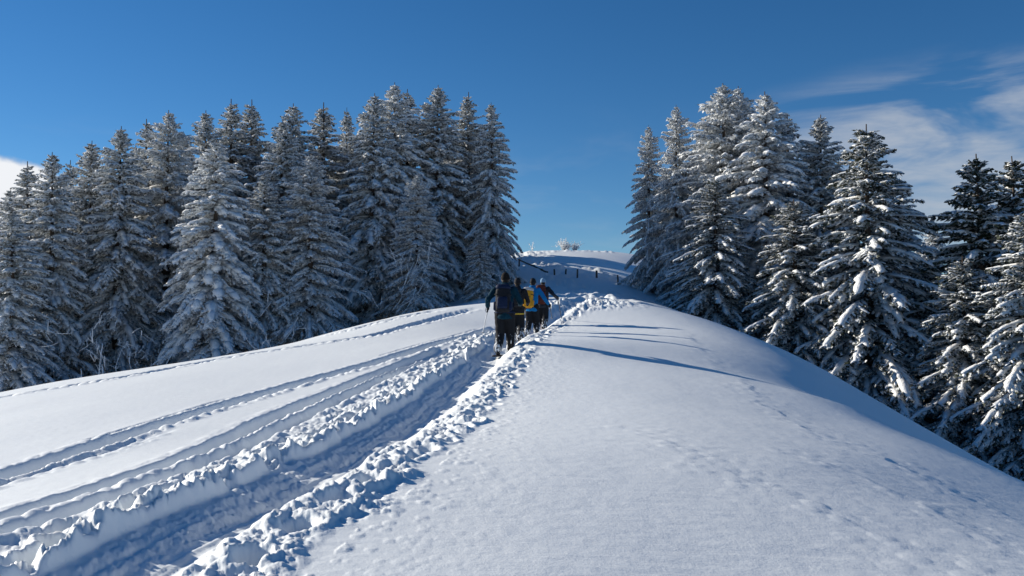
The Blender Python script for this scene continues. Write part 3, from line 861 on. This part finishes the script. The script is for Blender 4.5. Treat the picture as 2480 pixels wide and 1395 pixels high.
def organic(name, prims, mat, parent, voxel=.02, smooth=3, disp=0.0, xf=None, seed=0):
    """weld closed primitives into one continuous skin"""
    V = []; F = []
    for v, f in prims:
        b = len(V); V += [tuple(q) for q in v]; F += [tuple(b + i for i in q) for q in f]
    me = bpy.data.meshes.new(name); me.from_pydata(V, [], F)
    bm = bmesh.new(); bm.from_mesh(me); bmesh.ops.recalc_face_normals(bm, faces=bm.faces); bm.to_mesh(me); bm.free()
    o = bpy.data.objects.new('tmp', me); col.objects.link(o)
    md = o.modifiers.new('r', 'REMESH'); md.mode = 'VOXEL'; md.voxel_size = voxel
    if smooth:
        ms = o.modifiers.new('s', 'SMOOTH'); ms.factor = .5; ms.iterations = smooth
    bpy.context.view_layer.update()
    dg = bpy.context.evaluated_depsgraph_get()
    res = bpy.data.meshes.new_from_object(o.evaluated_get(dg))
    bpy.data.objects.remove(o); bpy.data.meshes.remove(me)
    res.name = name
    n = len(res.vertices); co = np.zeros(n * 3); res.vertices.foreach_get('co', co); co = co.reshape(-1, 3)
    if disp:
        no = np.zeros(n * 3); res.vertices.foreach_get('normal', no); no = no.reshape(-1, 3)
        d = fbm(co[:, 0] * 7 + co[:, 1] * 4, co[:, 2] * 9 + co[:, 1] * 5, seed, 3)
        co = co + no * (d * disp)[:, None]
    res.vertices.foreach_set('co', co.ravel())
    res.polygons.foreach_set('use_smooth', np.ones(len(res.polygons), bool))
    res.materials.clear(); res.materials.append(mat); res.update()
    return link(name, res, parent)
def ik(a, c, l1, l2, pole):
    """middle joint between a and c"""
    a = np.array(a, float); c = np.array(c, float); d = c - a; L = np.linalg.norm(d)
    L2 = min(L, (l1 + l2) * .995); u = d / (L + 1e-9); c = a + u * L2
    x = (l1 * l1 - l2 * l2 + L2 * L2) / (2 * L2); h = math.sqrt(max(l1 * l1 - x * x, 0))
    p = np.array(pole, float); p = p - u * p.dot(u); p /= np.linalg.norm(p) + 1e-9
    return a + u * x + p * h, c
def hand_prims(h, axis, wrist, side, g=0.0):
    """curled hand round a grip along axis through h; g: glove thickness"""
    h = np.array(h, float); ax = np.array(axis, float); ax /= np.linalg.norm(ax)
    w = np.array(wrist, float) - h; w = w - ax * w.dot(ax); w /= np.linalg.norm(w) + 1e-9   # towards the wrist
    t = np.cross(ax, w) * side
    P = []
    palm = h + w * .03
    P.append(cap_prim(palm + ax * .025, .024 + g, palm - ax * .03, .022 + g))
    P.append(cap_prim(palm, .025 + g, np.array(wrist, float), .026 + g))
    lens = (.85, 1.0, .95, .75)
    for i in range(4):
        o = h + ax * (.032 - .021 * i)
        pts = []
        for q in np.linspace(.0, 3.7 * lens[i], 5):
            pts.append(o + (w * math.cos(q) + t * math.sin(q)) * .026)
        for a_, b_ in zip(pts[:-1], pts[1:]): P.append(cap_prim(a_, .0095 + g * .4, b_, .009 + g * .4, 8))
    th = [palm + ax * .035 + w * .01, h + ax * .05 - t * .022, h + ax * .055 - w * .022 - t * .012]
    for a_, b_ in zip(th[:-1], th[1:]): P.append(cap_prim(a_, .012 + g * .4, b_, .0105 + g * .4, 8))
    return P
M_SKIN = mat_plain('skin', (.52, .33, .25), .6, .1)
M_HAIR = mat_plain('dark_hair', (.02, .015, .012), .6, .4, 30)
M_BLACK = mat_plain('black_fabric', (.014, .015, .018), .8, .4, 25)
M_BOOT = mat_plain('dark_boot', (.03, .028, .028), .7, .3)
M_RED = mat_plain('red_plastic', (.42, .05, .03), .5, .2)
M_GREYF = mat_plain('light_grey_fabric', (.42, .42, .43), .7, .15)
M_METAL_GLINT = mat_plain('pole_metal_glint', (.82, .82, .82), .5, .1)  # sun glint on the shaft put into its whitish colour
M_DPOLE = mat_plain('dark_pole', (.05, .05, .055), .4, .2)
M_TROU = mat_trousers('snowy_black_trousers', (.014, .015, .018))

def person(loc, head, H, label, coat, trouser, hat, stride, hands, lean=.14, hood=True, hem=None, boots=None, seed=0, look=0.0, glove=M_BLACK, collar=None, hatkind='beanie'):
    k = H / 1.75
    o = empty('person', loc, -head, k)
    tag(o, label, 'person', 'hikers walking in single file along the trench')
    tl = math.tan(lean)
    def ly(z): return (z - .92) * tl if z > .92 else 0
    hipL = np.array([-.095, 0, .92]); hipR = np.array([.095, 0, .92])
    ftL = np.array([-.10, stride, .09]); ftR = np.array([.10, -stride, .09 + .05 * (stride > 0)])
    if stride < 0: ftL[2] += .05
    knL, ftL = ik(hipL, ftL, .43, .42, (0, 1, 0)); knR, ftR = ik(hipR, ftR, .43, .42, (0, 1, 0))
    shL = np.array([-.185, ly(1.41), 1.41]); shR = np.array([.185, ly(1.41), 1.41])
    hL = np.array(hands[0]); hR = np.array(hands[1])
    elL, hL = ik(shL, hL, .30, .27, (-.5, -.8, -.5)); elR, hR = ik(shR, hR, .30, .27, (.5, -.8, -.5))
    hy = ly(1.62) + .02
    hc = np.array([math.sin(look) * .02, hy + .02, 1.625])
    # body: one skin
    B = [loft_prim([(0, 0, .84, .14, .10), (0, 0, .95, .155, .11), (0, ly(1.1), 1.1, .135, .10), (0, ly(1.28), 1.28, .165, .115), (0, ly(1.40), 1.40, .15, .09), (0, ly(1.47), 1.47, .07, .065)]),
         cap_prim((0, ly(1.42), 1.42), .062, (0, hy - .01, 1.56), .055),
         ell_prim(hc + (0, 0, .015), .076, .092, .108), ell_prim(hc + (0, .028, -.055), .056, .065, .06),
         cap_prim(hc + (0, .088, .0), .011, hc + (0, .108, -.028), .015), cap_prim(hc + (-.03, .082, .022), .013, hc + (.03, .082, .022), .013),
         cap_prim(hc + (-.022, .088, -.062), .011, hc + (.022, .088, -.062), .011),
         ell_prim(hc + (-.079, -.005, -.005), .012, .02, .032), ell_prim(hc + (.079, -.005, -.005), .012, .02, .032)]
    for s_, hp, kn, ft, sh, el, hd in ((-1, hipL, knL, ftL, shL, elL, hL), (1, hipR, knR, ftR, shR, elR, hR)):
        B += [cap_prim(hp, .085, kn, .055), cap_prim(kn, .055, ft, .04), cap_prim(ft + (0, -.03, -.03), .04, ft + (s_ * .015, .13, -.05), .035),
              cap_prim(sh, .052, el, .042), cap_prim(el, .042, hd, .028)]
        axis = np.array([0, .35, 1.0])
        B += hand_prims(hd, axis, hd + (el - hd) * .2, s_)
    organic('body', B, M_SKIN, o, .016, 2)
    # eyes
    for s_ in (-1, 1): link('eye', tube_mesh('eye', [hc + (s_ * .03, .078, .003), hc + (s_ * .03, .092, .003)], [.011, .008], 8, M_HAIR), o)
    # trousers
    T = [loft_prim([(0, 0, .80, .165, .125), (0, -.01, .92, .175, .135), (0, ly(1.05), 1.06, .155, .12)])]
    for hp, kn, ft in ((hipL, knL, ftL), (hipR, knR, ftR)):
        T += [cap_prim(hp, .118, kn, .098), cap_prim(kn, .098, ft + (0, -.01, .05), .092)]
    organic('trousers', T, trouser, o, .016, 3, .012, seed=seed)
    bt = boots or M_BOOT
    for s_, ft, kn in ((-1, ftL, knL), (1, ftR, knR)):
        organic('boot', [cap_prim(ft + (0, -.035, -.035), .05, ft + (s_ * .015, .15, -.05), .045, sy=.85), cap_prim(ft + (0, -.01, .0), .055, ft + (kn - ft) * .35, .06)], bt, o, .014, 2)
        # snowshoe: oval frame with deck
        c = ft + np.array([s_ * .02, .06, -.085]); R = []
        sh_ = loft_prim([(c[0], c[1] - .02, c[2] - .012, .085, .27), (c[0], c[1] - .02, c[2], .10, .29), (c[0], c[1] - .02, c[2] + .012, .085, .27)], 18, 2.6)
        me = bpy.data.meshes.new('snowshoe'); me.from_pydata([tuple(v) for v in sh_[0]], [], sh_[1]); me.materials.append(boots or M_BLACK)
        link('snowshoe', me, o)
    # jacket
    J = [loft_prim([(0, -.01, .80, .178, .14), (0, -.01, .86, .182, .144), (0, ly(1.02), 1.02, .165, .132), (0, ly(1.2), 1.2, .178, .138), (0, ly(1.34), 1.34, .182, .128), (0, ly(1.43), 1.43, .15, .10), (0, ly(1.50), 1.50, .088, .088), (0, ly(1.545), 1.55, .078, .082)], 20)]
    if hood: J.append(ell_prim((0, ly(1.46) - .06, 1.47), .12, .07, .065))
    for sh, el, hd in ((shL, elL, hL), (shR, elR, hR)):
        J += [cap_prim(sh, .075, el, .059), cap_prim(el, .059, hd + (el - hd) * .22, .047)]
    jk = organic('jacket', J, coat, o, .016, 3, .022, seed=seed + 3)
    if hem:
        R = [(0, -.01, .79, .20, .155), (0, -.01, .80, .206, .16), (0, -.01, .82, .206, .16), (0, -.01, .83, .20, .155)]
        organic('hem_band', [loft_prim(R, 20)], hem, jk, .014, 1)
    if collar:
        organic('hood', [ell_prim((0, ly(1.46) - .055, 1.475), .118, .078, .06), loft_prim([(0, ly(1.46), 1.44, .10, .10), (0, ly(1.50), 1.52, .085, .09)])], collar, jk, .014, 2, .01)
    for s_, el, hd in ((-1, elL, hL), (1, elR, hR)):
        organic('glove', hand_prims(hd, (0, .35, 1.0), hd + (el - hd) * .2, s_, .005), glove, o, .0065, 1)
    # hat and hair
    hz = hc[2]
    Hh = [loft_prim([(hc[0], hc[1] - .005, hz + .0, .086, .103), (hc[0], hc[1] - .005, hz + .03, .090, .107), (hc[0], hc[1] - .005, hz + .075, .084, .10), (hc[0], hc[1] - .008, hz + .115, .062, .074), (hc[0], hc[1] - .01, hz + .138, .03, .036)], 18)]
    ht = organic('hat', Hh, hat, o, .011, 2, .006, seed=seed)
    bandm = loft_prim([(hc[0], hc[1] - .006, hz - .012, .090, .107), (hc[0], hc[1] - .006, hz + .0, .094, .111), (hc[0], hc[1] - .006, hz + .03, .094, .111), (hc[0], hc[1] - .006, hz + .04, .090, .107)], 20)
    me = bpy.data.meshes.new('hat_band'); me.from_pydata([tuple(v) for v in bandm[0]], [], bandm[1]); me.materials.append(hat)
    link('hat_band', me, ht)
    organic('hair', [ell_prim(hc + (0, -.035, -.045), .072, .062, .062), ell_prim(hc + (0, -.012, -.01), .083, .085, .055)], M_HAIR, o, .011, 2, .008)
    M = Matrix.Translation(Vector(loc)) @ Matrix.Rotation(-head, 4, 'Z') @ Matrix.Scale(k, 4)
    return o, [M @ Vector(hL), M @ Vector(hR)], M, ly
def pack(person_M, ly, label, m_main, m_dark, m_lid, size=(.15, .10, .27), z=1.18, dx=0.0, tilt=0.0, roll=None):
    loc, rot, sc = person_M.decompose()
    o = bpy.data.objects.new('backpack', None); o.empty_display_size = .2; col.objects.link(o)
    base = person_M @ Vector((dx, ly(z) - .155 - size[1], z - size[2]))
    o.location = base; o.scale = sc
    o.rotation_euler = (Matrix.Rotation(rot.to_euler().z, 3, 'Z') @ Matrix.Rotation(-.13, 3, 'X') @ Matrix.Rotation(tilt, 3, 'Y')).to_euler()
    tag(o, label, 'backpack', 'backpacks worn by the hikers')
    a, b, c = size
    organic('main_bag', [loft_prim([(0, 0, .0, a * .8, b * .75), (0, 0, .03, a * .98, b * .98), (0, 0, c, a, b), (0, 0, 2 * c - .05, a * .95, b * .95), (0, 0, 2 * c, a * .75, b * .7)], 20, 3.2)], m_main, o, .015, 2, .014, seed=5)
    organic('lid', [loft_prim([(0, -.005, 2 * c - .03, a * .9, b * .98), (0, -.005, 2 * c + .0, a * 1.0, b * 1.08), (0, -.005, 2 * c + .05, a * .9, b * .9), (0, -.005, 2 * c + .07, a * .6, b * .6)], 18, 3)], m_lid, o, .014, 2, .01, seed=6)
    organic('front_pocket', [loft_prim([(0, -b * .95, .06, a * .62, .03), (0, -b * 1.02, .10, a * .72, .045), (0, -b * 1.02, c * 1.05, a * .7, .042), (0, -b * .95, c * 1.2, a * .6, .03)], 16, 3)], m_dark, o, .013, 2, .006)
    for s_ in (-1, 1):
        organic('side_pocket', [loft_prim([(s_ * a * .98, 0, .03, .03, b * .5), (s_ * a * 1.0, 0, .06, .04, b * .62), (s_ * a * 1.0, 0, c * .8, .036, b * .6), (s_ * a * .98, 0, c * .85, .03, b * .5)], 14, 3)], m_dark, o, .013, 1)
        # shoulder straps run over the shoulder to the chest
        s0 = s_ * .10
        link('shoulder_strap', tube_mesh('shoulder_strap', [(s0, b * .9, 2 * c - .12), (s0 * 1.05, b + .05, 2 * c + .0), (s0 * 1.1, b + .17, 2 * c + .035), (s0 * 1.2, b + .30, 2 * c - .04), (s0 * 1.3, b + .335, 2 * c - .2), (s0 * 1.55, b + .22, c * .6)], [.028] * 6, 8, m_dark, .5), o)
        link('compression_strap', tube_mesh('compression_strap', [(s_ * a * .72, -b * 1.06, c * 1.45), (s_ * (a + .012), -b * .3, c * 1.42), (s_ * (a * .99), b * .8, c * 1.4)], [.012] * 3, 6, M_BLACK, .6), o)
    belt = [(.205 * math.cos(q), b + .15 + .17 * math.sin(q), .015) for q in np.linspace(-math.pi * .5, math.pi * 1.5, 17)]
    link('hip_belt', tube_mesh('hip_belt', belt, [.024] * 17, 8, m_dark, .6), o)
    if roll:
        pts = [(-a * 1.15, -.02, 2 * c + .10), (0, -.02, 2 * c + .105), (a * 1.15, -.02, 2 * c + .10)]
        link('rolled_mat', tube_mesh('rolled_mat', pts, [.05, .052, .05], 12, roll), o)
    return o
def pole(hand, tip_px, tip_Y, label, shaft_mat):
    d = pix_dir(*tip_px); d = d / d[1]
    t = Vector((d[0] * tip_Y, tip_Y, d[2] * tip_Y + EYE))
    ax = (hand - t).normalized()
    o = empty('trekking_pole', t); tag(o, label, 'trekking pole', 'trekking poles in the hikers\' hands')
    L = (hand - t).length
    P = lambda s_: np.array(ax * s_)
    link('shaft', tube_mesh('shaft', [P(.0), P(.1), P(L * .55), P(L - .05)], [.006, .011, .0125, .0125], 10, shaft_mat), o)
    link('grip', tube_mesh('grip', [P(L - .09), P(L - .06), P(L + .05), P(L + .075), P(L + .085)], [.014, .016, .015, .02, .012], 10, M_BLACK), o)
    link('basket', tube_mesh('basket', [P(.055), P(.06), P(.068), P(.074)], [.012, .026, .026, .012], 14, M_GREYF), o)
    side = np.array(ax.cross(Vector((0, 1, 0))).normalized())
    link('wrist_strap', tube_mesh('wrist_strap', [P(L + .07), P(L + .03) + side * .045, P(L - .07) + side * .05, P(L - .1) + side * .02, P(L + .05)], [.006] * 5, 6, M_BLACK), o)
    return o

def floor_at(px, Y):
    """deepest point of the trench near one direction"""
    x0 = at(px, Y); xs = x0 + np.linspace(-.5, .5, 41); z = ground_z(xs, np.full(41, Y))
    j = np.argmin(np.convolve(z, np.ones(9) / 9, 'same')[4:-4]) + 4
    return xs[j], float(z[max(0, j - 3):j + 4].mean())
def place(px, Y, px_w=.5):
    xf, zf = floor_at(px, Y)
    return (at(px, Y), Y, zf)
M_TEAL = mat_plain('dark_teal_shell', (.005, .034, .056), .75, .3, 9, .08)
M_NAVY = mat_plain('navy_pack', (.007, .016, .048), .7, .3)
M_CHAR = mat_plain('charcoal_fabric', (.014, .015, .019), .75, .3)
M_BLUE = mat_plain('bright_blue_shell', (.010, .17, .42), .75, .2, 9, .08)
M_YEL = mat_plain('mustard_pack', (.58, .28, .02), .7, .15)
M_GREYF = mat_plain('light_grey_fabric', (.42, .42, .43), .7, .15)
M_RUST = mat_plain('rust_brown_pack', (.075, .018, .013), .7, .3)
M_SLATE = mat_plain('slate_jacket', (.022, .027, .038), .7, .25)
M_ICE = mat_plain('pale_blue_knit', (.20, .33, .46), .9, .2, 40)
M_BRN = mat_plain('brown_black_knit', (.012, .010, .009), .9, .4, 40)
M_YBAND = mat_plain('yellow_piping', (.5, .33, .04), .7, .15)

HD = math.radians(9)
p1, h1, M1, l1 = person(place(1222, 19.5), HD, 1.83, 'hiker in a dark teal jacket with a navy backpack, last of the file', M_TEAL, M_TROU, M_BRN, -.20,
                        ((-.36, .10, 1.02), (.26, .36, 1.10)), .10, seed=1)
pack(M1, l1, 'navy and black backpack on the teal-jacketed hiker', M_CHAR, M_NAVY, M_NAVY, (.155, .10, .25), 1.19)
p2, h2, M2, l2 = person(place(1252, 23.4), HD, 1.72, 'hiker in a black jacket with a thin yellow hem', M_CHAR, M_TROU, M_BLACK, .17,
                        ((-.22, .34, 1.08), (.22, .36, 1.06)), .12, hem=M_YBAND, seed=2)
pack(M2, l2, 'small black backpack on the hiker with the yellow hem', M_CHAR, M_BLACK, M_CHAR, (.13, .08, .21), 1.2)
p3, h3, M3, l3 = person(place(1288, 26.2), HD + .12, 1.75, 'hiker in a bright blue jacket and dark knit hat', M_BLUE, M_TROU, M_BLACK, -.18,
                        ((-.24, .30, 1.06), (.50, .14, .96)), .14, seed=3)
pack(M3, l3, 'mustard yellow backpack with a pale grey lid on the blue-jacketed hiker', M_YEL, M_YEL, M_GREYF, (.15, .11, .26), 1.16, -.08, .06)
p4, h4, M4, l4 = person(place(1313, 29.3), HD + .1, 1.77, 'hiker in a slate jacket and pale blue hat leading the file', M_SLATE, M_TROU, M_ICE, .18,
                        ((-.24, .30, 1.06), (.46, .22, 1.12)), .16, boots=M_RED, seed=4)
pack(M4, l4, 'rust brown backpack on the leading hiker', M_RUST, M_RUST, M_RUST, (.155, .11, .27), 1.19)
pole(h1[0], (1168, 812), 19.9, 'trekking pole, sun glint put into its pale shaft, planted in the snow by the teal-jacketed hiker', M_METAL_GLINT)
pole(h3[1], (1337, 772), 27.2, 'dark trekking pole held by the blue-jacketed hiker', M_DPOLE)
pole(h4[1], (1360, 772), 30.3, 'dark trekking pole held by the leading hiker', M_DPOLE)
